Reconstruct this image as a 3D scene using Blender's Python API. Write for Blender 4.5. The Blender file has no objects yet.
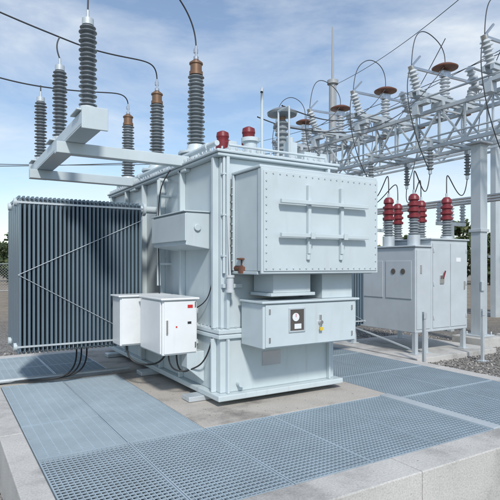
import bpy, bmesh, math, random
from mathutils import Vector, Matrix
import numpy as np
random.seed(7); rng=np.random.default_rng(7)
S=bpy.context.scene
# ------------------------------------------------------------ materials
def newmat(name):
    m=bpy.data.materials.new(name); m.use_nodes=True
    nt=m.node_tree; nt.nodes.clear()
    o=nt.nodes.new('ShaderNodeOutputMaterial'); b=nt.nodes.new('ShaderNodeBsdfPrincipled')
    nt.links.new(b.outputs[0],o.inputs[0]); return m,nt,b
def N(nt,t,**k):
    n=nt.nodes.new(t)
    for a,v in k.items():
        if a in n.inputs: n.inputs[a].default_value=v
        else: setattr(n,a,v)
    return n
def ramp(nt,src,stops):
    r=nt.nodes.new('ShaderNodeValToRGB'); el=r.color_ramp.elements
    while len(el)<len(stops): el.new(0.5)
    for e,(p,c) in zip(el,stops): e.position=p; e.color=(c[0],c[1],c[2],1)
    nt.links.new(src,r.inputs[0]); return r
def mapping(nt,scale=(1,1,1)):
    tc=nt.nodes.new('ShaderNodeTexCoord'); mp=nt.nodes.new('ShaderNodeMapping')
    mp.inputs['Scale'].default_value=scale
    nt.links.new(tc.outputs['Object'],mp.inputs[0]); return mp.outputs[0]
def mul(c,f): return tuple(min(1,x*f) for x in c)
def paint(name,c,rough=0.42,metal=0.0,streak=0.1,bump=0.05,dirt=(0.30,0.28,0.25),simple=False):
    m,nt,b=newmat(name)
    b.inputs['Roughness'].default_value=rough; b.inputs['Metallic'].default_value=metal
    v1=mapping(nt,(1.3,1.3,1.3)); n1=N(nt,'ShaderNodeTexNoise',Scale=1.6,Detail=3.0,Roughness=0.6); nt.links.new(v1,n1.inputs['Vector'])
    r1=ramp(nt,n1.outputs['Fac'],[(0.3,mul(c,0.93)),(0.7,mul(c,1.04))])
    if simple:
        nt.links.new(r1.outputs[0],b.inputs['Base Color']); return m
    v2=mapping(nt,(6,6,0.6)); n2=N(nt,'ShaderNodeTexNoise',Scale=1.5,Detail=5.0,Roughness=0.6); nt.links.new(v2,n2.inputs['Vector'])
    r2=ramp(nt,n2.outputs['Fac'],[(0.58,(0,0,0)),(0.82,(streak,)*3)])
    mx=N(nt,'ShaderNodeMix',data_type='RGBA'); nt.links.new(r2.outputs[0],mx.inputs[0])
    nt.links.new(r1.outputs[0],mx.inputs[6]); mx.inputs[7].default_value=(*dirt,1)
    nt.links.new(mx.outputs[2],b.inputs['Base Color'])
    rr=ramp(nt,n1.outputs['Fac'],[(0.3,(rough*.8,)*3),(0.7,(rough*1.25,)*3)]); nt.links.new(rr.outputs[0],b.inputs['Roughness'])
    if bump>0:
        v3=mapping(nt,(1,1,1)); n3=N(nt,'ShaderNodeTexNoise',Scale=1.6,Detail=1.0); nt.links.new(v3,n3.inputs['Vector'])
        bp=N(nt,'ShaderNodeBump',Strength=bump*3,Distance=0.05); nt.links.new(n3.outputs['Fac'],bp.inputs['Height'])
        nt.links.new(bp.outputs[0],b.inputs['Normal'])
    return m
M={}
M['tank']=paint('tank_paint',(0.53,0.605,0.635),0.33,streak=.22)
M['tankb']=paint('tank_base_paint',(0.51,0.58,0.60),0.4,streak=.55)
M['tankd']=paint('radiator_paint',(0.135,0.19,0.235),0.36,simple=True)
M['white']=paint('cabinet_paint',(0.75,0.78,0.79),0.3,streak=.15)
M['cab']=paint('breaker_paint',(0.48,0.53,0.56),0.4,streak=.15)
M['galv']=paint('galvanised',(0.52,0.57,0.60),0.42,0.3,streak=.3,bump=0)
M['gratem']=paint('grating_steel',(0.41,0.50,0.56),0.42,0.2,streak=.4,bump=0)
M['porc']=paint('grey_porcelain',(0.25,0.28,0.30),0.22,simple=True)
M['porcd']=paint('dark_porcelain',(0.20,0.225,0.245),0.25,simple=True)
M['porcl']=paint('light_porcelain',(0.52,0.56,0.59),0.25,simple=True)
M['brown']=paint('brown_cap',(0.17,0.07,0.045),0.35,simple=True)
M['bronze']=paint('bronze_cap',(0.22,0.13,0.08),0.4,0.4,simple=True)
M['red']=paint('red_cover',(0.19,0.022,0.03),0.42,simple=True)
M['redb']=paint('red_label',(0.55,0.03,0.03),0.4,simple=True)
M['yel']=paint('yellow_label',(0.7,0.5,0.05),0.4,simple=True)
M['blk']=paint('black_rubber',(0.025,0.028,0.03),0.5,simple=True)
M['wire']=paint('wire_aluminium',(0.06,0.065,0.07),0.5,0.3,simple=True)
M['glass']=paint('window_dark',(0.10,0.09,0.085),0.12,simple=True)
M['chrome']=paint('steel_handle',(0.6,0.6,0.6),0.25,0.9,simple=True)
M['rust']=paint('valve_rust',(0.16,0.07,0.045),0.6,0.2)
M['wood']=paint('pole_grey',(0.36,0.38,0.39),0.6,0.2)
def concrete(name,c,dark=.55):
    m,nt,b=newmat(name)
    v=mapping(nt); n=N(nt,'ShaderNodeTexNoise',Scale=1.1,Detail=9.0,Roughness=0.68); nt.links.new(v,n.inputs['Vector'])
    r=ramp(nt,n.outputs['Fac'],[(0.34,mul(c,dark)),(0.5,c),(0.7,mul(c,1.15))])
    n2=N(nt,'ShaderNodeTexNoise',Scale=60.0,Detail=4.0); nt.links.new(v,n2.inputs['Vector'])
    r2=ramp(nt,n2.outputs['Fac'],[(0.3,(0.72,)*3),(0.6,(1,)*3)])
    mx=N(nt,'ShaderNodeMix',data_type='RGBA',blend_type='MULTIPLY'); mx.inputs[0].default_value=0.8
    nt.links.new(r.outputs[0],mx.inputs[6]); nt.links.new(r2.outputs[0],mx.inputs[7])
    vo=N(nt,'ShaderNodeTexVoronoi',Scale=18.0); nt.links.new(v,vo.inputs['Vector'])
    r3=ramp(nt,vo.outputs['Distance'],[(0.06,(0.45,)*3),(0.10,(1,)*3)])
    m3=N(nt,'ShaderNodeMix',data_type='RGBA',blend_type='MULTIPLY'); m3.inputs[0].default_value=.6
    nt.links.new(mx.outputs[2],m3.inputs[6]); nt.links.new(r3.outputs[0],m3.inputs[7]); nt.links.new(m3.outputs[2],b.inputs['Base Color'])
    b.inputs['Roughness'].default_value=0.85
    bp=N(nt,'ShaderNodeBump',Strength=0.35,Distance=0.01); nt.links.new(n2.outputs['Fac'],bp.inputs['Height']); nt.links.new(bp.outputs[0],b.inputs['Normal'])
    return m
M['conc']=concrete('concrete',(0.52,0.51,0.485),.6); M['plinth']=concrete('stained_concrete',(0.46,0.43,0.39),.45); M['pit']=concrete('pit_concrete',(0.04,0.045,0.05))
def gravelmat():
    m,nt,b=newmat('gravel')
    v=mapping(nt)
    vo=N(nt,'ShaderNodeTexVoronoi',Scale=26.0); nt.links.new(v,vo.inputs['Vector'])
    r=ramp(nt,vo.outputs['Color'],[(0.1,(0.09,0.085,0.08)),(0.5,(0.2,0.19,0.175)),(0.9,(0.36,0.34,0.31))])
    n=N(nt,'ShaderNodeTexNoise',Scale=0.35,Detail=6.0); nt.links.new(v,n.inputs['Vector'])
    r2=ramp(nt,n.outputs['Fac'],[(0.35,(0.7,0.68,0.66)),(0.65,(1,1,1))])
    mx=N(nt,'ShaderNodeMix',data_type='RGBA',blend_type='MULTIPLY'); mx.inputs[0].default_value=1
    nt.links.new(r.outputs[0],mx.inputs[6]); nt.links.new(r2.outputs[0],mx.inputs[7])
    ln=N(nt,'ShaderNodeVectorMath',operation='LENGTH'); nt.links.new(v,ln.inputs[0])
    ad=N(nt,'ShaderNodeMath',operation='MULTIPLY_ADD'); nt.links.new(n.outputs['Fac'],ad.inputs[0]); ad.inputs[1].default_value=10; nt.links.new(ln.outputs['Value'],ad.inputs[2])
    mr=N(nt,'ShaderNodeMapRange'); nt.links.new(ad.outputs[0],mr.inputs[0]); mr.inputs[1].default_value=22; mr.inputs[2].default_value=32
    n5=N(nt,'ShaderNodeTexNoise',Scale=3.0,Detail=8.0); nt.links.new(v,n5.inputs['Vector'])
    r5=ramp(nt,n5.outputs['Fac'],[(0.3,(0.18,0.15,0.11)),(0.7,(0.32,0.27,0.21))])
    m2=N(nt,'ShaderNodeMix',data_type='RGBA'); nt.links.new(mr.outputs[0],m2.inputs[0]); nt.links.new(mx.outputs[2],m2.inputs[6]); nt.links.new(r5.outputs[0],m2.inputs[7])
    nt.links.new(m2.outputs[2],b.inputs['Base Color']); b.inputs['Roughness'].default_value=0.9
    bp=N(nt,'ShaderNodeBump',Strength=0.9,Distance=0.03,invert=True); nt.links.new(vo.outputs['Distance'],bp.inputs['Height']); nt.links.new(bp.outputs[0],b.inputs['Normal'])
    return m
M['gravel']=gravelmat()
def stonemat():
    m,nt,b=newmat('stones'); g=nt.nodes.new('ShaderNodeNewGeometry')
    r=ramp(nt,g.outputs['Random Per Island'],[(0,(0.10,0.095,0.09)),(0.5,(0.22,0.21,0.2)),(1,(0.42,0.40,0.37))])
    nt.links.new(r.outputs[0],b.inputs['Base Color']); b.inputs['Roughness'].default_value=0.85; return m
M['stone']=stonemat()
def leafmat():
    m,nt,b=newmat('foliage'); g=nt.nodes.new('ShaderNodeNewGeometry')
    r=ramp(nt,g.outputs['Random Per Island'],[(0,(0.03,0.05,0.02)),(0.6,(0.06,0.09,0.035)),(1,(0.12,0.13,0.05))])
    nt.links.new(r.outputs[0],b.inputs['Base Color']); b.inputs['Roughness'].default_value=0.8; return m
M['leaf']=leafmat(); M['bark']=paint('bark',(0.09,0.07,0.05),0.9,simple=True)
# ------------------------------------------------------------ builders
def empty(name,loc=(0,0,0)):
    e=bpy.data.objects.new(name,None); e.location=loc; S.collection.objects.link(e)
    e.empty_display_size=0.3; return e
class P:
    def __init__(s,name,mat,bevel=0.0,parent=None):
        s.name=name; s.mat=M[mat]; s.bm=bmesh.new(); s.bevel=bevel; s.parent=parent
    def box(s,a,b):
        x0,y0,z0=a; x1,y1,z1=b
        vs=[s.bm.verts.new(p) for p in [(x0,y0,z0),(x1,y0,z0),(x1,y1,z0),(x0,y1,z0),(x0,y0,z1),(x1,y0,z1),(x1,y1,z1),(x0,y1,z1)]]
        for f in [(0,3,2,1),(4,5,6,7),(0,1,5,4),(1,2,6,5),(2,3,7,6),(3,0,4,7)]: s.bm.faces.new([vs[i] for i in f])
        return s
    def prism(s,pts,v):
        a=[s.bm.verts.new(p) for p in pts]; b=[s.bm.verts.new(Vector(p)+Vector(v)) for p in pts]
        n=len(a); s.bm.faces.new(a); s.bm.faces.new(b[::-1])
        for i in range(n): s.bm.faces.new([a[(i+1)%n],a[i],b[i],b[(i+1)%n]])
        return s
    def beam(s,p,q,w,h):
        p=Vector(p);q=Vector(q); d=(q-p).normalized(); up=Vector((0,0,1))
        if abs(d.z)>0.95: up=Vector((0,1,0))
        r=d.cross(up).normalized(); u=r.cross(d)
        pts=[p+r*w/2*a+u*h/2*b for a,b in((-1,-1),(1,-1),(1,1),(-1,1))]
        return s.prism(pts,q-p)
    def rev(s,pos,prof,axis=(0,0,1),seg=20,caps=True):
        ax=Vector(axis).normalized(); rot=Vector((0,0,1)).rotation_difference(ax).to_matrix(); pos=Vector(pos)
        rings=[]
        for r,z in prof:
            rings.append([s.bm.verts.new(pos+rot@Vector((r*math.cos(2*math.pi*i/seg),r*math.sin(2*math.pi*i/seg),z))) for i in range(seg)])
        for k in range(len(rings)-1):
            a,b=rings[k],rings[k+1]
            for i in range(seg):
                f=s.bm.faces.new([a[i],a[(i+1)%seg],b[(i+1)%seg],b[i]]); f.smooth=True
        if caps:
            s.bm.faces.new(rings[0][::-1]); s.bm.faces.new(rings[-1])
            for rg in (rings[0],rings[-1]):
                for i in range(seg):
                    e=s.bm.edges.get((rg[i],rg[(i+1)%seg]))
                    if e: e.smooth=False
        for k in range(1,len(prof)-1):
            a=Vector((prof[k][0]-prof[k-1][0],prof[k][1]-prof[k-1][1])); b=Vector((prof[k+1][0]-prof[k][0],prof[k+1][1]-prof[k][1]))
            if a.length>0 and b.length>0 and a.angle(b)>0.6:
                for i in range(seg):
                    e=s.bm.edges.get((rings[k][i],rings[k][(i+1)%seg]))
                    if e: e.smooth=False
        return s
    def cyl(s,p,q,r,r2=None,seg=16):
        p=Vector(p);q=Vector(q); L=(q-p).length
        return s.rev(p,[(r,0),(r if r2 is None else r2,L)],q-p,seg)
    def ins(s,p,L,rc,R,n,axis=(0,0,1),R2=None,seg=20):
        pr=[(rc,0)]; pt=L/n
        for i in range(n):
            z=i*pt; rr=R if R2 is None else R+(R2-R)*i/max(1,n-1)
            if i%2: rr*=0.88
            pr+=[(rc,z+.12*pt),(rr,z+.38*pt),(rr,z+.50*pt),(rc*1.05,z+.85*pt)]
        pr.append((rc,L)); return s.rev(p,pr,axis,seg)
    def done(s):
        me=bpy.data.meshes.new(s.name); bmesh.ops.recalc_face_normals(s.bm,faces=s.bm.faces[:]); s.bm.to_mesh(me); s.bm.free(); me.materials.append(s.mat)
        o=bpy.data.objects.new(s.name,me); S.collection.objects.link(o)
        if s.bevel>0:
            md=o.modifiers.new('bevel','BEVEL'); md.width=s.bevel; md.segments=2; md.limit_method='ANGLE'; md.angle_limit=0.7
        if s.parent:
            o.parent=s.parent; o.matrix_parent_inverse=Matrix.Translation(-Vector(s.parent.location))
        return o
def cable(name,pts,r,mat,parent=None):
    cu=bpy.data.curves.new(name,'CURVE'); cu.dimensions='3D'; cu.bevel_depth=r; cu.bevel_resolution=3
    sp=cu.splines.new('NURBS'); sp.points.add(len(pts)-1)
    for a,p in zip(sp.points,pts): a.co=(*p,1)
    sp.use_endpoint_u=True; sp.order_u=min(4,len(pts)); sp.resolution_u=10
    cu.materials.append(M[mat]); o=bpy.data.objects.new(name,cu); S.collection.objects.link(o)
    if parent: o.parent=parent; o.matrix_parent_inverse=Matrix.Translation(-Vector(parent.location))
    return o
# ------------------------------------------------------------ ground
GZ=-0.5
g=P('ground','gravel'); 
vs=[g.bm.verts.new(p) for p in[(-900,-900,GZ),(900,-900,GZ),(900,900,GZ),(-900,900,GZ)]]; g.bm.faces.new(vs); g.done()
ico=bmesh.new(); bmesh.ops.create_icosphere(ico,subdivisions=1,radius=1); iv=np.array([v.co[:] for v in ico.verts]); fi=np.array([[v.index for v in f.verts] for f in ico.faces]); ico.free()
V=[];F=[];k=0
def scatter(x0,x1,y0,y1,n,s0=.012,s1=.03,z=GZ):
    global k
    for _ in range(n):
        sc=rng.uniform(s0,s1); v=iv*rng.uniform(.6,1.25,(12,1))*sc*np.array([1,rng.uniform(.6,1),rng.uniform(.45,.8)])
        a=rng.uniform(0,6.28); c,sn=math.cos(a),math.sin(a); v=v@np.array([[c,-sn,0],[sn,c,0],[0,0,1]])
        V.append(v+np.array([rng.uniform(x0,x1),rng.uniform(y0,y1),z+sc*.3])); F.append(fi+k*12); k+=1
scatter(-1.6,.49,3.2,10,8000); scatter(7.27,13,5.5,13,6500,.018,.035); scatter(3,7.5,1.8,2.84,2500); scatter(-2,2.4,10.6,14,2500,.018,.035)
scatter(2.4,5.0,4.82,5.3,26,.003,.009,0); scatter(2.4,2.75,5,7.5,26,.003,.009,0); scatter(.8,6.5,2.9,3.15,20,.002,.006,0)
me=bpy.data.meshes.new('gravel'); me.from_pydata(np.concatenate(V).tolist(),[],np.concatenate(F).tolist()); me.materials.append(M['stone'])
S.collection.objects.link(bpy.data.objects.new('gravel',me))
# ------------------------------------------------------------ pad
pad=empty('concrete_pad',(2,3,0))
p=P('kerb','conc',.010,pad)
for a,b in((.5,3.396),(3.404,5.9),(5.908,7.25)): p.box((a,2.85,GZ-.1),(b,3.2,0))
for a,b in((3.2,5.596),(5.604,7.996),(8.004,10.3)): p.box((.5,a,GZ-.1),(.72,b,0)); p.box((7.0,a,GZ-.1),(7.25,b,0))
p.box((.5,10.3,GZ-.1),(7.25,10.55,0)); p.done()
p=P('plinth','plinth',.008,pad); p.box((2.36,4.8,GZ-.1),(5.05,10.3,0.0)); p.box((.72,7.9,GZ-.1),(2.36,8.06,0)); p.done()
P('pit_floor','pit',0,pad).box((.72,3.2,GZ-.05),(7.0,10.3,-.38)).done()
def grating(x0,x1,y0,y1,px,py,along):
    q=P('steel_grating','gratem',0); dz=rng.uniform(-.003,.003); zt=-.004+dz
    for a,b in(((x0,y0),(x1,y0+.012)),((x0,y1-.012),(x1,y1)),((x0,y0+.012),(x0+.012,y1-.012)),((x1-.012,y0+.012),(x1,y1-.012))):
        q.box((a[0],a[1],zt-.04),(b[0],b[1],zt+.001))
    nx=int((x1-x0)/px); ny=int((y1-y0)/py)
    zx,zy=(zt,zt-.004) if along=='y' else (zt-.004,zt)
    tx,ty=(.006,.009) if along=='y' else (.009,.006)
    for i in range(1,nx):
        x=x0+i*(x1-x0)/nx; q.box((x-tx/2,y0+.012,zx-(.032 if along=='y' else .01)),(x+tx/2,y1-.012,zx))
    for i in range(1,ny):
        y=y0+i*(y1-y0)/ny; q.box((x0+.012,y-ty/2,zy-(.026 if along=='x' else .01)),(x1-.012,y+ty/2,zy))
    q.done()
xs=[.725,1.55,2.36,3.2,4.05,4.9]
for a,b in zip(xs[:-1],xs[1:]): grating(a+.004,b-.004,3.205,4.795,.042,.05,'y')
for a,b in((.725,1.54),(1.54,2.355)):
    for c,d in((4.8,5.83),(5.83,6.86),(6.86,7.895)): grating(a+.004,b-.004,c+.004,d-.004,.1,.042,'x')
    for c,d in((8.06,9.2),(9.2,10.295)): grating(a+.004,b-.004,c+.004,d-.004,.1,.042,'x')
for a,b in((5.06,6.03),(6.03,6.995)):
    for c,d in((3.205,4.6),(4.6,5.9),(5.9,7.4),(7.4,8.9),(8.9,10.295)): grating(a+.004,b-.004,c+.004,d-.004,.042,.05,'y')
P('grating_support','galv',.004,pad).box((4.9,3.2,-.2),(5.05,4.8,.012)).done()
q=P('drain_pipe','galv',0); q.cyl((-.4,8.0,.05),(2.6,8.0,.05),.03); q.done()
# ------------------------------------------------------------ transformer
T=empty('power_transformer',(3.8,7.5,0))
tk=P('tank','tank',.012,T)
tk.box((2.93,5.5,.92),(4.65,10.0,3.02))
tk.box((2.86,5.42,.86),(4.72,10.08,.92)); tk.box((2.86,5.42,.80),(4.72,10.08,.855))
tk.box((2.85,5.42,3.02),(4.73,10.08,3.06)); tk.box((2.83,5.40,3.063),(4.75,10.1,3.10))
tk.done()
tk=P('tank_base','tankb',.012,T)
tk.box((2.9,5.46,.14),(4.68,10.04,.80)); tk.box((2.82,5.35,.07),(4.76,10.14,.14)); tk.done()
rb=P('stiffener','tank',.006,T)
for y in(5.56,6.55,7.3,8.1,9.0,9.9):
    rb.box((2.85,y,.923),(2.929,y+.05,3.018)); rb.box((4.651,y,.923),(4.73,y+.05,3.018))
    rb.box((2.83,y,.142),(2.899,y+.03,.798))
for x in (2.97,4.55): rb.box((x,5.42,.923),(x+.04,5.499,3.018)); rb.box((x,5.40,.142),(x+.03,5.459,.798))
rb.box((2.93,5.44,1.42),(3.2,5.498,1.47))
for x in(3.3,4.3): rb.prism([(x,5.42,.79),(x,5.0,.72),(x,5.0,.729),(x,5.42,.84)],(.04,0,0))
rb.done()
ft=P('skid','galv',.01,T)
for y in(5.75,7.5,9.3): ft.box((2.62,y,.004),(4.95,y+.22,.069))
ft.done()
jb=P('jacking_lug','tank',.008,T)
jb.prism([(2.6,5.8,1.95),(2.93,5.8,1.90),(2.93,5.8,2.36),(2.6,5.8,2.36)],(0,1.12,0))
jb.box((2.57,5.78,2.362),(2.93,6.94,2.38)); jb.box((2.58,5.78,2.0),(2.599,6.94,2.34))
for y in(5.9,9.4): jb.prism([(2.66,y,.4),(2.9,y,.2),(2.9,y,.6),(2.66,y,.6)],(0,.18,0))
jb.cyl((2.75,5.77,2.17),(2.75,5.8,2.17),.045); jb.done()
bl=P('bolts','galv',0,T)
def bolt(p,ax,r=.012,h=.014): bl.rev(p,[(r,0),(r,h)],ax,6)
y=5.5
while y<10: bolt((2.84,y,3.1),(0,0,1),.015,.03); bolt((2.875,y,.92),(0,0,1),.012,.025); y+=.11
x=2.9
while x<4.75: bolt((x,5.415,3.1),(0,0,1),.014,.03); bolt((x,5.435,.92),(0,0,1),.012,.025); x+=.1
cb=P('cable_box','tank',.008,T)
X0,X1,Y0,Y1,Z0,Z1=3.07,4.80,4.80,5.44,1.63,2.79
cb.box((X0,Y0,Z0),(X1,Y1,Z1)); cb.box((X0-.03,Y0-.012,Z1+.002),(X1+.03,Y1,Z1+.035))
cb.box((X0-.025,Y0-.035,Z0-.03),(X1+.025,Y0-.002,Z1-.0))
cb.box((X0-.02,Y0+.06,Z0-.04),(X1+.02,Y1,Z0-.003))
cb.box((X0-.03,Y1-.05,Z0),(X0-.002,Y1,Z1)); cb.box((X0-.02,Y0,Z0),(X0-.002,Y0+.05,Z1))
cb.done()
cv=P('cable_box_cover','tank',.004,T); cv.box((X0+.0,Y0-.048,Z0),(X1,Y0-.037,Z1-.03)); cv.done()
n=19
for i in range(n):
    x=X0+.03+(X1-X0-.06)*i/(n-1); bolt((x,Y0-.048,Z0+.03),(0,-1,0),.009,.010); bolt((x,Y0-.048,Z1-.06),(0,-1,0),.009,.010)
for i in range(1,12):
    z=Z0+.03+(Z1-Z0-.09)*i/12
    for x in (X0+.03,X1-.03): bolt((x,Y0-.048,z),(0,-1,0),.009,.010)
    bolt((X0-.03,Y1-.025,z),(-1,0,0),.010,.012)
hr=P('cover_rail','tank',.004,T)
for z in(2.42,2.04): hr.beam((3.25,Y0-.12,z),(4.57,Y0-.12,z),.045,.045)
for x in(3.68,4.18):
    hr.box((x-.022,Y0-.094,1.83),(x+.022,Y0-.049,2.63)); hr.cyl((x,Y0-.06,1.76),(x,Y0-.06,1.83),.025); hr.box((x-.03,Y0-.16,2.0),(x+.03,Y0-.146,2.08))
hr.done()
th=P('throat','tank',.006,T)
th.box((3.35,4.98,1.37),(3.9,5.42,1.588)); th.box((4.1,5.0,1.282),(4.6,5.42,1.588)); th.box((3.3,4.95,1.33),(3.95,5.42,1.369))
th.done()
c2=P('gauge_cabinet','tank',.008,T); c2.box((3.17,4.93,.73),(4.6,5.42,1.25)); c2.box((3.14,4.89,1.252),(4.63,5.42,1.28)); c2.done()
d2=P('gauge_cabinet_door','tank',.005,T); d2.box((3.2,4.912,.745),(4.57,4.929,1.235)); d2.done()
wf=P('window_frame','galv',.003,T)
for a,b in(((3.52,.90),(3.76,.92)),((3.52,1.17),(3.76,1.19)),((3.52,.92),(3.54,1.17)),((3.74,.92),(3.76,1.17))): wf.box((a[0],4.899,a[1]),(b[0],4.9115,b[1]))
wf.done(); P('window_glass','glass',0,T).box((3.54,4.905,.92),(3.74,4.9118,1.17)).done()
gg=P('gauge','white',0,T); gg.cyl((3.62,4.905,1.08),(3.62,4.899,1.08),.05); gg.box((3.6,4.900,.94),(3.7,4.9045,1.0)); gg.done()
gg=P('gauge_needle','redb',0,T); gg.box((3.617,4.8975,1.08),(3.624,4.8988,1.12)); gg.done()
hd=P('door_handle','chrome',.002,T); hd.box((3.98,4.885,.93),(4.0,4.911,1.09)); hd.cyl((3.99,4.87,1.0),(3.99,4.911,1.0),.025)
hd.box((2.37,5.86,.85),(2.39,5.883,1.02)); 
for z in(.66,1.17): hd.box((2.755,5.872,z),(2.775,5.883,z+.07))
for x in(3.24,4.5):
    for z in(.8,1.13): hd.box((x,4.9,z),(x+.02,4.9115,z+.06))
hd.done()
P('padlock','yel',.002,T).box((3.965,4.868,.9),(4.01,4.884,.94)).done()
P('data_plate','chrome',0,T).box((3.5,5.452,.42),(3.78,5.4585,.6)).done()
sc=P('control_cabinet','white',.012,T)
sc.box((2.33,5.9,.58),(2.80,6.68,1.26)); sc.box((2.30,5.86,1.262),(2.82,6.70,1.29)); sc.box((2.08,6.8,.60),(2.8,7.15,1.26)); sc.box((2.05,6.76,1.262),(2.82,7.17,1.288))
sc.done()
sd=P('control_cabinet_door','white',.006,T); sd.box((2.35,5.884,.6),(2.78,5.898,1.245)); sd.box((2.10,6.785,.62),(2.78,6.798,1.245)); sd.box((2.312,5.93,.6),(2.329,6.65,1.245)); sd.done()
br=P('cabinet_bracket','tank',.003,T)
for z in (.7,1.1):
    br.beam((2.8,6.1,z),(2.9,6.1,z),.04,.06); br.beam((2.8,6.5,z),(2.9,6.5,z),.04,.06); br.beam((2.8,7.0,z),(2.9,7.0,z),.04,.06)
br.done()
P('warning_label','redb',0,T).box((2.66,5.8805,1.16),(2.73,5.8835,1.2)).box((2.5,5.8805,.92),(2.52,5.8835,.94)).done()
P('rating_plate','blk',0,T).box((2.66,5.8805,.96),(2.71,5.8835,.99)).done()
def bank(x0,x1,y0,y1,z0,z1,n,side):
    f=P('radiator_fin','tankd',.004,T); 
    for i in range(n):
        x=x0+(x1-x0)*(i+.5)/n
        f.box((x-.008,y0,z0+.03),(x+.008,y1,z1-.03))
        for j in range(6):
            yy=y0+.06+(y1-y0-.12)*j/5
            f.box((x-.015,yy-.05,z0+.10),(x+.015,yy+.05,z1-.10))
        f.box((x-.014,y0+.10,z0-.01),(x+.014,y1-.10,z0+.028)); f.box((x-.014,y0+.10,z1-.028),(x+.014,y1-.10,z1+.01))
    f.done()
    h=P('radiator_header','tank',0,T)
    xi=2.95 if side<0 else 4.63
    xo=x0-.02 if side<0 else x1+.02
    for yy in(y0+.3,y1-.3):
        for z in(z0+.06,z1-.06):
            h.cyl((xo,yy,z),(xi,yy,z),.055); 
            xf=x1+.12 if side<0 else x0-.12
            h.cyl((xf-.02,yy,z),(xf+.02,yy,z),.10)
    h.done()
    r=P('radiator_brace','galv',0,T)
    zc=(z0+z1)/2
    for a,b in(((x0,zc),(x1,z1-.25)),((x0,zc),(x1,z0+.08))): r.cyl((a[0],y0-.012,a[1]),(b[0],y0-.012,b[1]),.004,seg=8)
    for z in(z1-.10,z0+.085): r.box((x0-.01,y0-.008,z),(x1+.01,y0-.003,z+.025))
    r.done()
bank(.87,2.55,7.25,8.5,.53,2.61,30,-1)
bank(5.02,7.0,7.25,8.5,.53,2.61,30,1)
bk=P('arrester_bracket','tank',.006,T)
bk.box((1.30,5.55,3.20),(1.54,9.25,3.22)); bk.box((1.30,5.55,3.221),(1.32,9.25,3.36)); bk.box((1.52,5.55,3.221),(1.54,9.25,3.36)); bk.box((1.321,5.55,3.34),(1.519,9.25,3.359))
bk.box((1.28,5.52,3.15),(1.56,5.549,3.39)); bk.box((1.28,9.251,3.15),(1.56,9.28,3.39))
for y in(6.45,8.55):
    bk.box((1.2,y,3.06),(2.94,y+.14,3.199)); bk.box((2.85,y-.06,2.98),(2.928,y+.2,3.018))
for y in (5.84,7.41,8.98): bk.box((1.26,y-.17,3.381),(1.58,y+.17,3.40)); bk.box((1.34,y-.08,3.36),(1.5,y+.08,3.38))
bk.done()
ar=P('surge_arrester','porcd',0,T); ac=P('arrester_cap','galv',0,T)
for y in(5.84,7.41,8.98):
    ac.cyl((1.42,y,3.40),(1.42,y,3.47),.09); ar.ins((1.42,y,3.47),.92,.055,.10,18); ac.cyl((1.42,y,4.39),(1.42,y,4.46),.065); ac.cyl((1.42,y,4.46),(1.42,y,4.56),.018)
    for a in range(4): ac.cyl((1.42+.13*math.cos(a*1.57+.78),y+.13*math.sin(a*1.57+.78),3.40),(1.42+.13*math.cos(a*1.57+.78),y+.13*math.sin(a*1.57+.78),3.45),.012,seg=6)
ar.done(); ac.done()
bu=P('high_voltage_bushing','porc',0,T); bt=P('bushing_turret','tank',.004,T); bc=P('bushing_cap','bronze',0,T); bm2=P('bushing_terminal','chrome',0,T)
for y in(6.78,8.35,9.93):
    bt.cyl((3.2,y,3.1),(3.2,y,3.3),.22,seg=28); bt.cyl((3.2,y,3.3),(3.2,y,3.335),.26,seg=28); bt.cyl((3.2,y,3.336),(3.2,y,3.45),.15,.12)
    for a in range(10): bolt((3.2+.24*math.cos(a*.628),y+.24*math.sin(a*.628),3.335),(0,0,1),.014,.02)
    bu.ins((3.2,y,3.45),1.02,.075,.135,19,R2=.12)
    bc.rev((3.2,y,4.47),[(.10,0),(.10,.05),(.085,.06),(.085,.15),(.10,.16),(.10,.18),(.05,.22)])
    bm2.cyl((3.2,y,4.69),(3.2,y,4.9),.018); bm2.box((3.17,y-.012,4.8),(3.23,y+.03,4.86)); bm2.cyl((3.2,y,4.70),(3.2,y,4.74),.04)
lb=P('low_voltage_bushing','porc',0,T); lr=P('bushing_cover','red',0,T); lh=P('rain_hood','porcd',0,T)
for x,y in((4.08,7.6),(4.32,7.15),(4.45,8.1)):
    bt.cyl((x,y,3.1),(x,y,3.22),.16); lb.ins((x,y,3.22),.42,.06,.10,8); lr.rev((x,y,3.64),[(.07,0),(.115,.01),(.12,.12),(.10,.14),(.10,.2),(.11,.22),(.10,.29),(.04,.32)])
for x,y,t in((4.22,6.05,3.78),(4.42,6.35,3.7)):
    bt.cyl((x,y,3.1),(x,y,3.25),.14); lb.ins((x,y,3.25),t-3.25,.06,.1,7)
    bc.cyl((x,y,t),(x,y,t+.05),.05)
lh.rev((4.22,6.05,3.83),[(.06,0),(.21,.03),(.22,.06),(.16,.10),(.05,.14)],seg=28)
lh.rev((4.42,6.35,3.75),[(.06,0),(.13,.02),(.13,.05),(.05,.09)],seg=24)
for o in(bu,bt,bc,bm2,lb,lr,lh): o.done()
pp=P('oil_pipe','tank',0,T)
pp.cyl((2.98,5.7,3.24),(2.98,9.8,3.24),.035); pp.cyl((4.6,5.7,3.2),(4.6,9.8,3.2),.04)
for y in(6,7.2,8.6,9.6): pp.cyl((2.98,y,3.1),(2.98,y,3.24),.03); pp.cyl((2.98,y-.06,3.24),(2.98,y+.06,3.24),.05)
pp.cyl((3.78,5.9,3.1),(3.78,5.9,3.98),.02); pp.cyl((3.78,5.9,3.1),(3.78,5.9,3.16),.08)
pp.cyl((3.5,5.75,3.1),(3.5,5.75,3.32),.09); pp.cyl((3.5,5.75,3.32),(3.5,5.75,3.37),.12)
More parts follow.
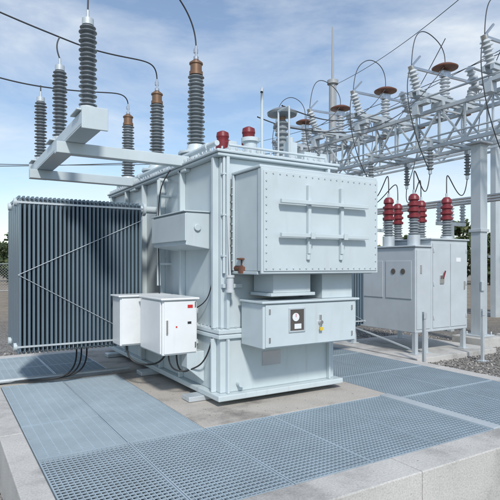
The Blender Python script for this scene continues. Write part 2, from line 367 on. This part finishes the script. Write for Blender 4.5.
pp.cyl((2.75,7.1,1.4),(2.75,7.1,2.95),.03); pp.cyl((2.75,7.1,2.95),(2.95,7.1,2.95),.03)
for z in(1.7,2.2,2.7): pp.box((2.72,7.06,z),(2.93,7.14,z+.03))
pp.cyl((3.0,5.43,3.16),(4.5,5.43,3.16),.016)
pp.cyl((3.6,6.5,3.34),(3.6,9.6,3.42),.06); pp.box((3.5,7.3,3.26),(3.7,7.55,3.5)); pp.cyl((3.6,6.5,3.1),(3.6,6.5,3.36),.06); pp.cyl((3.6,6.5,3.34),(4.05,6.5,3.34),.05)
pp.box((3.88,6.3,3.1),(4.08,6.6,3.42)); pp.box((3.3,6.0,3.1),(3.5,6.25,3.28)); pp.box((4.28,5.6,3.1),(4.5,5.8,3.26)); pp.box((4.0,5.55,3.1),(4.12,5.7,3.35))
pp.cyl((4.05,5.62,3.35),(4.05,5.62,3.42),.05)
pp.cyl((2.95,5.46,1.6),(2.95,5.46,3.05),.018)
for z in(1.8,2.3,2.8): pp.box((2.925,5.44,z),(2.975,5.499,z+.02))
# oil sampling valve at the base corner
pp.cyl((2.82,6.35,.3),(2.9,6.35,.3),.04); pp.cyl((3.15,5.38,.24),(3.15,5.46,.24),.035)
pp.done()
rl=P('guard_rail','galv',0,T)
rl.cyl((3.95,5.5,3.1),(3.95,5.5,3.8),.014,seg=10); rl.cyl((3.95,5.5,3.8),(3.95,5.75,3.8),.014,seg=10); rl.cyl((3.95,5.75,3.1),(3.95,5.75,3.8),.014,seg=10)
rl.done()
lg=P('lifting_lug','tank',.004,T)
for x,y in((3.05,5.55),(4.5,5.55),(3.0,9.9),(4.5,9.9)): lg.prism([(x,y,3.101),(x+.16,y,3.101),(x+.13,y,3.25),(x+.03,y,3.25)],(0,.03,0))
lg.done()
cable('vent_pipe',[(3.78,5.9,3.94),(3.78,5.9,4.12),(3.72,5.8,4.14),(3.66,5.72,4.0)],.02,'galv',T)
vv=P('drain_valve','rust',0,T); vv.cyl((3.08,5.5,1.66),(3.08,5.2,1.66),.035); vv.cyl((3.08,5.24,1.66),(3.08,5.24,1.76),.02); vv.cyl((3.08,5.22,1.60),(3.08,5.22,1.68),.06)
vv.rev((3.08,5.24,1.76),[(.03,0),(.07,.005),(.07,.02),(.03,.025)]); vv.done()
bt=P('breather','porcl',0,T); bt.cyl((2.98,5.36,1.40),(2.98,5.36,1.55),.045); bt.cyl((2.98,5.36,1.37),(2.98,5.36,1.40),.055); bt.cyl((2.98,5.36,1.55),(2.98,5.36,1.58),.055); bt.cyl((2.98,5.36,1.58),(2.98,5.42,2.3),.012,seg=8); bt.done()
bl.done()
cable('control_cable',[(2.45,6.0,.6),(2.45,6.0,.42),(2.6,6.0,.33),(2.75,5.9,.38),(2.84,5.7,.5),(2.87,5.62,.8)],.010,'blk',T)
cable('control_cable',[(2.2,6.9,.62),(2.2,6.9,.38),(2.4,6.7,.30),(2.6,6.5,.38),(2.6,6.4,.6)],.013,'blk',T)
cable('control_cable',[(2.6,6.1,.6),(2.6,6.1,.35),(2.7,6.2,.25),(2.91,6.3,.3)],.011,'blk',T)
cable('control_cable',[(2.79,6.1,1.1),(2.84,6.0,1.15),(2.86,5.8,1.2),(2.9,5.66,1.4),(2.925,5.64,1.9)],.007,'blk',T)
cable('control_cable',[(2.72,7.0,1.26),(2.72,7.02,1.7),(2.70,7.02,2.4),(2.72,6.98,2.9),(2.84,6.9,3.05),(2.9,6.8,3.2)],.009,'blk',T)
for dx in(0,.07,.15): cable('ground_cable',[(1.75+dx,7.9,.53),(1.75+dx,7.8,.25),(1.6+dx,7.7,.06),(1.2,7.85+dx*.3,.035),(.4,8.2+dx*.3,.03),(-.6,8.3,-.45)],.012,'blk',T)
cable('line_lead',[(3.2,6.78,4.86),(3.2,6.78,5.15),(2.9,6.65,5.5),(2.2,6.3,5.65),(1.42,5.84,5.35),(0.2,5.5,5.5),(-6,5.0,6.4)],.011,'wire',T)
cable('line_lead',[(3.2,8.35,4.86),(3.2,8.35,5.0),(3.1,8.2,5.12),(2.6,7.95,5.0),(1.9,7.6,4.85),(1.42,7.41,4.86),(.5,7.3,4.98),(-1,7.2,5.35),(-7,7,7.5)],.011,'wire',T)
cable('line_lead',[(3.2,9.93,4.86),(3.2,9.93,4.98),(3.05,9.75,5.05),(2.5,9.4,4.85),(1.42,8.98,4.62),(.5,8.9,4.65),(-1,8.8,4.95),(-7,8.5,7)],.011,'wire',T)
cable('arrester_drop',[(1.42,5.84,4.56),(1.42,5.84,4.8),(1.46,5.86,5.1),(1.45,5.86,5.38)],.010,'wire',T)
cable('arrester_drop',[(1.42,7.41,4.56),(1.38,7.41,4.66),(1.36,7.41,4.75),(1.42,7.41,4.86)],.010,'wire',T)
cable('arrester_drop',[(1.42,8.98,4.5),(1.42,8.98,4.66)],.010,'wire',T)
# ------------------------------------------------------------ circuit breaker
C=empty('circuit_breaker',(10,9,0))
P('foundation','conc',.01,C).box((9.0,7.7,GZ-.1),(11.9,10.7,GZ+.12)).done()
c=P('housing','cab',.012,C)
c.box((9.95,8.1,.12),(11.3,9.4,2.30)); c.box((9.91,8.06,2.302),(11.34,9.44,2.34)); c.box((9.4,8.1,.12),(9.948,10.3,2.12)); c.box((9.36,8.06,2.122),(9.949,10.34,2.16)); c.box((9.951,9.402,.5),(11.25,10.3,2.2)); c.done()
c=P('housing_door','cab',.006,C); c.box((10.0,8.084,.2),(10.62,8.098,2.22)); c.box((10.65,8.084,.2),(11.26,8.098,2.22)); c.box((9.44,8.084,.2),(9.9,8.098,2.05))
c.box((9.384,8.2,.9),(9.398,9.0,1.8)); c.box((9.384,9.1,.9),(9.398,10.1,1.8)); c.done()
c=P('frame_leg','galv',.006,C)
for x,y in((9.45,8.15),(9.8,8.15),(11.2,8.15),(9.45,10.2),(11.2,10.2)): c.box((x-.05,y-.05,GZ+.12),(x+.05,y+.05,.118)); c.box((x-.1,y-.1,GZ+.121),(x+.1,y+.1,GZ+.14))
c.beam((9.45,8.15,-.3),(9.45,10.2,.05),.04,.04); c.done()
c=P('operating_handle','red',.003,C); c.beam((10.30,8.03,1.37),(10.38,8.03,1.56),.02,.035); c.done()
c=P('handle_plate','chrome',.003,C); c.box((10.24,8.06,1.25),(10.38,8.082,1.45)); c.box((9.55,8.07,1.5),(9.6,8.083,1.7)); c.box((11.14,8.06,1.1),(11.17,8.083,1.3)); c.done()
c=P('hinge','cab',.003,C)
for x in(10.02,11.23):
    for z in(.4,1.2,2.0): c.cyl((x,8.075,z),(x,8.075,z+.1),.015,seg=8)
c.done()
P('nameplate','white',0,C).box((10.85,8.0805,1.78),(11.02,8.0835,1.88)).done()
c=P('instrument','glass',0,C)
for y,z in((8.45,1.55),(8.75,1.55)): c.cyl((9.383,y,z),(9.37,y,z),.065)
c.done()
a=P('bushing','porc',0,C); b=P('bushing_cover','red',0,C); d=P('bushing_flange','galv',0,C)
tops=[]
for x in(9.7,10.9):
    for y in(8.4,9.2,10.0):
        d.cyl((x,y,2.15),(x,y,2.42),.15); a.ins((x,y,2.42),.40,.09,.14,6); b.rev((x,y,2.82),[(.11,0),(.15,.02),(.15,.07),(.11,.09),(.11,.14),(.15,.16),(.15,.21),(.11,.23),(.11,.28),(.145,.30),(.145,.35),(.10,.37),(.10,.42),(.13,.44),(.12,.52),(.07,.58)]); d.cyl((x,y,3.38),(x,y,3.50),.03); tops.append((x,y,3.48))
for o in(a,b,d): o.done()
# ------------------------------------------------------------ gantry
G=empty('steel_gantry',(12.65,12,0)); gx=12.65
st=P('column','galv',.01,G)
for y in(8.7,16.6):
    st.box((gx-.15,y-.15,GZ+.3),(gx+.15,y+.15,5.0)); st.box((gx-.28,y-.28,GZ+.26),(gx+.28,y+.28,GZ+.3)); st.box((gx-.25,y-.25,5.001),(gx+.25,y+.25,5.05))
    for a,b in((-1,-1),(1,-1),(1,1),(-1,1)): st.cyl((gx+a*.22,y+b*.22,GZ+.26),(gx+a*.22,y+b*.22,GZ+.38),.02,seg=8)
    st.box((gx-.19,y-.19,2.6),(gx+.19,y+.19,2.68)); st.box((gx-.165,y-.2,1.0),(gx-.03,y-.151,1.25))
st.done()
fo=P('footing','conc',.015,G)
for y in(8.7,16.6): fo.box((gx-.5,y-.5,GZ-.1),(gx+.5,y+.5,GZ+.259))
fo.done()
tr=P('truss','galv',0,G); zl,zh=5.1,6.15; xw=.5
for x in(gx-xw,gx+xw):
    for z in(zl,zh): tr.box((x-.05,5.5,z-.05),(x+.05,17,z-.038)); tr.box((x-.05,5.5,z-.037),(x-.038,17,z+.05))
    y=5.5;up=True
    while y<16.9:
        tr.beam((x,y,zl if up else zh),(x,y+.82,zh if up else zl),.05,.05); tr.beam((x,y,zl),(x,y,zh),.045,.045); y+=.82; up=not up
y=5.5;s_=1
while y<16.9:
    for z in(zl,zh): tr.beam((gx-xw,y,z-.01),(gx+xw,y,z-.01),.05,.05)
    tr.beam((gx-xw*s_,y,zh),(gx+xw*s_,y+.82,zh),.04,.04); y+=.82; s_=-s_
tr.cyl((gx-1.3,5.5,6.28),(gx-1.3,17,6.28),.03,seg=8); tr.cyl((gx-.65,5.5,5.35),(gx-.65,17,5.35),.025,seg=8)
tr.done()
sb=P('switch_base','galv',.005,G); si=P('switch_insulator','porcl',0,G); sh=P('rain_hood','brown',0,G); sl=P('switch_blade','chrome',0,G); sdk=P('hanging_insulator','porc',0,G)
for ky,y in enumerate((7.4,9.6,11.9,14.1,16.2)):
    j=random.uniform(-.12,.12)
    sb.box((gx-1.5,y-.12,6.34),(gx+1.1,y-.02,6.46)); sb.box((gx-1.5,y+.12,6.34),(gx+1.1,y+.22,6.46))
    for xx in(-.5,.5): sb.box((gx+xx-.06,y-.15,6.2),(gx+xx+.06,y+.25,6.339))
    sb.box((gx-1.4,y-.3,6.1),(gx-1.2,y+.35,6.2)); sb.box((gx-1.42,y+.0,5.85),(gx-1.2,y+.2,6.098))
    for xx in(-1.35,-.2,.9):
        sb.box((gx+xx-.12,y-.15,6.461),(gx+xx+.12,y+.25,6.49))
        ax=Vector((-.42 if xx<-1 else(.0 if xx<0 else .38),0,1))
        si.ins((gx+xx,y+.05,6.49),.62,.085,.155,6,ax,seg=16)
        tp=Vector((gx+xx,y+.05,6.49))+ax.normalized()*.62; sl.cyl(tp,tp+ax.normalized()*.1,.09)
    for sx in(-1.0,.45): 
        si.ins((gx+sx,y+.7,6.2),.55,.07,.13,5,(-.5 if sx<0 else .5,0,.85),seg=14); sb.box((gx+sx-.15,y+.6,6.16),(gx+sx+.15,y+.8,6.2))
    sl.beam((gx-1.65,y+.05,7.12),(gx+1.25,y+.05,7.2),.05,.07); sl.box((gx-.35,y-.03,7.1),(gx-.05,y+.13,7.28)); sl.beam((gx-1.6,y+.05,7.15),(gx-1.25,y+.05,7.5),.04,.05)
    sl.beam((gx-1.3,y+.7,6.68),(gx+.8,y+.7,6.68),.04,.04); sl.beam((gx+.9,y+.05,7.15),(gx+1.3,y+.05,7.4),.04,.05)
    sh.rev((gx-.2,y+.05,7.32),[(.08,0),(.36,.04),(.37,.07),(.25,.14),(.06,.19)],seg=28)
    for xx in(-.9,.75):
        sb.box((gx+xx-.06,y-.06,4.98),(gx+xx+.06,y+.06,5.2)); sdk.ins((gx+xx,y,4.97),.62,.05,.10,7,(0,0,-1),seg=16); sl.cyl((gx+xx,y,4.25),(gx+xx,y,4.37),.05)
    sb.box((gx-1.1,y-.05,5.16),(gx+1,y+.05,5.24))
    cable('jumper',[(gx-.2,y+.05,7.5),(gx-.1,y+.1,8.0+j),(gx-.5,y+.2,8.4+j),(gx-1.1+j,y+.2,8.3-j),(gx-1.5,y+.1,7.8),(gx-1.6,y+.05,7.2)],.013,'wire',G)
    cable('jumper',[(gx+1.25,y+.05,7.2),(gx+1.6,y,6.6),(gx+1.3+j,y,5.4),(gx+.75,y,4.3)],.013,'wire',G)
    cable('jumper',[(gx-1.6,y+.05,7.15),(gx-2.0+j,y,6.5),(gx-1.7,y+j,5.2),(gx-.9,y,4.3)],.013,'wire',G)
for o in(sb,si,sh,sl,sdk): o.done()
for i,(x,y,z) in enumerate(tops):
    yy=(9.6,11.9,14.1)[i%3]; xx=gx-.9 if i<3 else gx+.75
    cable('breaker_lead',[(x,y,z),(x,y,z+.35),(x+.1,y+.1,z+.7),((x+xx)/2,(y+yy)/2,3.55),(xx-.1,yy,3.7),(xx,yy,4.3)],.014,'wire',C)
bs=empty('bus_support',(13.5,14,0))
q=P('post','galv',.005,bs)
for y in(11,14.5): q.box((14.4,y-.08,GZ),(14.56,y+.08,3.0)); q.box((13.8,y-.06,3.001),(15.2,y+.06,3.12))
q.done(); q=P('post_insulator','porcl',0,bs); r=P('bus_tube','chrome',0,bs)
for x in(13.9,14.5,15.1):
    for y in(11,14.5): q.ins((x,y,3.12),.6,.06,.11,6,seg=14)
    r.cyl((x,8,3.76),(x,20,3.76),.04)
q.done(); r.done()
G2=empty('steel_gantry',(20,22,0)); q=P('truss','galv',0,G2)
for y in(13,27): q.box((19.85,y-.12,GZ),(20.15,y+.12,7.5))
for z in(6.6,7.4):
    for x in (19.6,20.4): q.beam((x,10,z),(x,30,z),.09,.09)
y=10;up=True
while y<30:
    for x in (19.6,20.4): q.beam((x,y,6.6 if up else 7.4),(x,y+1,7.4 if up else 6.6),.06,.06)
    y+=1; up=not up
q.done(); q=P('post_insulator','porcd',0,G2); r=P('rain_hood','brown',0,G2)
for y in(12,14.5,17,19.5,22,25): q.ins((20,y,7.45),.9,.06,.13,8,seg=12); r.rev((20,y,8.35),[(.08,0),(.3,.04),(.2,.14),(.05,.18)])
q.done(); r.done()
kx=empty('equipment_kiosk',(22,12,0)); q=P('housing','cab',.02,kx); q.box((20.5,10,GZ+.15),(22,13.5,2.0)); q.box((20.4,9.9,2.003),(22.1,13.6,2.12)); q.done(); q=P('doors','cab',.01,kx)
for y in(10.1,11.25,12.4): q.box((20.47,y,GZ+.3),(20.497,y+1.05,1.9))
q.done(); P('base','conc',.01,kx).box((20.2,9.7,GZ-.1),(22.3,13.8,GZ+.148)).done()
m=empty('lightning_mast',(18.2,21.3,0)); q=P('mast','wood',0,m)
mx_,my_=18.2,21.3
q.cyl((mx_,my_,GZ),(mx_,my_,11.6),.26,.20,seg=12); q.cyl((mx_,my_,11.6),(mx_,my_,14.6),.07,.04,seg=8); q.cyl((mx_,my_,11.5),(mx_,my_,11.7),.3); q.done()
m=empty('steel_pole',(14.3,8.6,0)); q=P('shaft','galv',0,m); q.cyl((14.3,8.6,GZ),(14.3,8.6,13),.16,.12,seg=14); q.done(); P('footing','conc',.01,m).box((13.9,8.2,GZ-.1),(14.7,9,GZ+.2)).done()
for x,y,h in((8.84,7.38,.7),(10.6,7.2,.7)):
    b_=empty('steel_bollard',(x,y,GZ)); q=P('post','galv',.004,b_); q.box((x-.03,y-.03,GZ),(x+.03,y+.03,h)); q.box((x-.1,y-.1,GZ),(x+.1,y+.1,GZ+.02)); q.box((x-.05,y-.012-.03,h-.15),(x+.05,y-.032,h-.02)); q.done()
def line(p,q,sag,r=.012):
    p=Vector(p);q=Vector(q); cable('power_line',[p.lerp(q,t/6)-Vector((0,0,sag*4*(t/6)*(1-t/6))) for t in range(7)],r,'wire')
line((18.2,21.3,11.4),(12.6,6,10.3),.5); line((12.45,14.1,7.5),(4.4,7.0,4.1),.5,.010); line((12.45,11.9,7.5),(4.22,6.05,4.0),.6,.010); line((12.45,9.6,7.5),(4.42,6.35,3.8),.8,.010)
line((20,14.5,8.5),(12.4,7.4,8.3),.5); line((20,19.5,8.5),(12.4,9.6,8.2),.4); line((20,25,8.5),(-20,40,9),1.5,.02); line((20,22,8.5),(-20,37,7.6),1.5,.02)
line((14,2,9.2),(19,30,9.0),.7); line((13,2,8.0),(18,30,10),.7)
f=empty('chain_link_fence',(0,46,0)); q=P('fence_post','galv',0,f); w=P('fence_mesh','galv',0,f)
FY=46
for i in range(-18,28):
    x=i*3.0; q.cyl((x,FY,GZ),(x,FY,GZ+2.4),.035,seg=8)
for z in(.1,2.3): q.cyl((-54,FY,GZ+z),(82,FY,GZ+z),.02,seg=6)
x=-54
while x<82:
    for sg in(1,-1):
        w.beam((x,FY+.01*sg,GZ+.1),(x+2.2*sg,FY+.01*sg,GZ+2.3),.008,.008)
    x+=.22
q.done(); w.done()
def treeline(name,lst,nleaf):
    V=[];F=[];k=0; root=empty(name,(lst[0][0],lst[0][1],GZ)); tb=P('trunks','bark',0,root)
    for x,y,h in lst:
        tb.cyl((x,y,GZ),(x+.2,y,GZ+h*.75),h*.025,h*.008,seg=7)
        cl=[]
        for _ in range(17):
            t=rng.uniform(.12,1.0); rr=h*.36*math.sin(math.pi*min(1,(t-.02)/1.02))**.7; a=rng.uniform(0,6.28); r0=rng.uniform(.2,1)*rr
            c=np.array([x+math.cos(a)*r0,y+math.sin(a)*r0,GZ+h*t*.92]); cl.append((c,h*rng.uniform(.08,.17)))
            tb.cyl((x+.1,y,GZ+h*t*.5),tuple(c),h*.008,h*.003,seg=5)
        for c,s0 in cl:
            n=nleaf
            dirs=rng.normal(size=(n,3)); dirs/=np.linalg.norm(dirs,axis=1)[:,None]; pos=c+dirs*(s0*rng.uniform(.3,1.25,(n,1)))*np.array([1.1,1.1,.75])
            a=rng.normal(size=(n,3)); a/=np.linalg.norm(a,axis=1)[:,None]; b=np.cross(a,rng.normal(size=(n,3))); b/=np.linalg.norm(b,axis=1)[:,None]
            sz=rng.uniform(.10,.24,(n,1))
            q4=np.stack([pos-a*sz-b*sz*.6,pos+a*sz-b*sz*.6,pos+a*sz+b*sz*.6,pos-a*sz+b*sz*.6],1).reshape(-1,3)
            V.append(q4); F.append(np.arange(n*4).reshape(n,4)+k); k+=n*4
    tb.done(); me=bpy.data.meshes.new('foliage'); me.from_pydata(np.concatenate(V).tolist(),[],np.concatenate(F).tolist()); me.materials.append(M['leaf'])
    o=bpy.data.objects.new('foliage',me); S.collection.objects.link(o); o.parent=root; o.matrix_parent_inverse=Matrix.Translation(-Vector(root.location))
lst=[]
for i in range(74):
    a=math.radians(-18+i*1.6+random.uniform(-.8,.8)); d=random.uniform(60,82); lst.append((d*math.sin(a),d*math.cos(a),random.uniform(4.5,8)))
treeline('distant_trees',lst,75)
# ------------------------------------------------------------ light
W=bpy.data.worlds.new("World"); S.world=W; W.use_nodes=True; nt=W.node_tree; nt.nodes.clear()
out=nt.nodes.new('ShaderNodeOutputWorld'); bg=nt.nodes.new('ShaderNodeBackground'); bg.inputs[1].default_value=0.15
sk=nt.nodes.new('ShaderNodeTexSky'); sk.sky_type='NISHITA'; sk.sun_disc=False
EL,AZ=math.radians(42),math.radians(200)
sk.sun_elevation=EL; sk.sun_rotation=AZ; sk.air_density=1.1; sk.dust_density=0.4; sk.ozone_density=2.5
tc=nt.nodes.new('ShaderNodeTexCoord'); mp=nt.nodes.new('ShaderNodeMapping'); mp.inputs['Scale'].default_value=(1,1,2.6); mp.inputs['Location'].default_value=(.9,.35,.3)
nt.links.new(tc.outputs['Generated'],mp.inputs[0])
ns=N(nt,'ShaderNodeTexNoise',Scale=2.0,Detail=9.0,Roughness=0.58,Distortion=.3); nt.links.new(mp.outputs[0],ns.inputs['Vector'])
r=ramp(nt,ns.outputs['Fac'],[(0.44,(.08,)*3),(0.57,(.42,)*3),(0.72,(.95,)*3)])
mx=N(nt,'ShaderNodeMix',data_type='RGBA'); nt.links.new(r.outputs[0],mx.inputs[0]); nt.links.new(sk.outputs[0],mx.inputs[6]); mx.inputs[7].default_value=(6.1,6.5,6.8,1)
nt.links.new(mx.outputs[2],bg.inputs[0]); nt.links.new(bg.outputs[0],out.inputs[0])
sun=bpy.data.lights.new('sun','SUN'); sun.energy=3.3; sun.angle=math.radians(6); sun.color=(1,.96,.9)
so=bpy.data.objects.new('sun',sun); S.collection.objects.link(so)
dv=Vector((math.sin(AZ)*math.cos(EL),math.cos(AZ)*math.cos(EL),math.sin(EL)))
so.rotation_euler=dv.to_track_quat('Z','Y').to_euler()
cam=bpy.data.cameras.new('camera'); cam.lens=36*510/500; cam.sensor_width=36; cam.shift_y=.03; cam.clip_end=3000; cam.clip_start=.05
co=bpy.data.objects.new('camera',cam); S.collection.objects.link(co); co.location=(0,0,1.7); co.rotation_euler=(math.radians(90),0,math.radians(-31.3)); S.camera=co
S.view_settings.view_transform='Standard'; S.view_settings.look='None'; S.view_settings.exposure=0
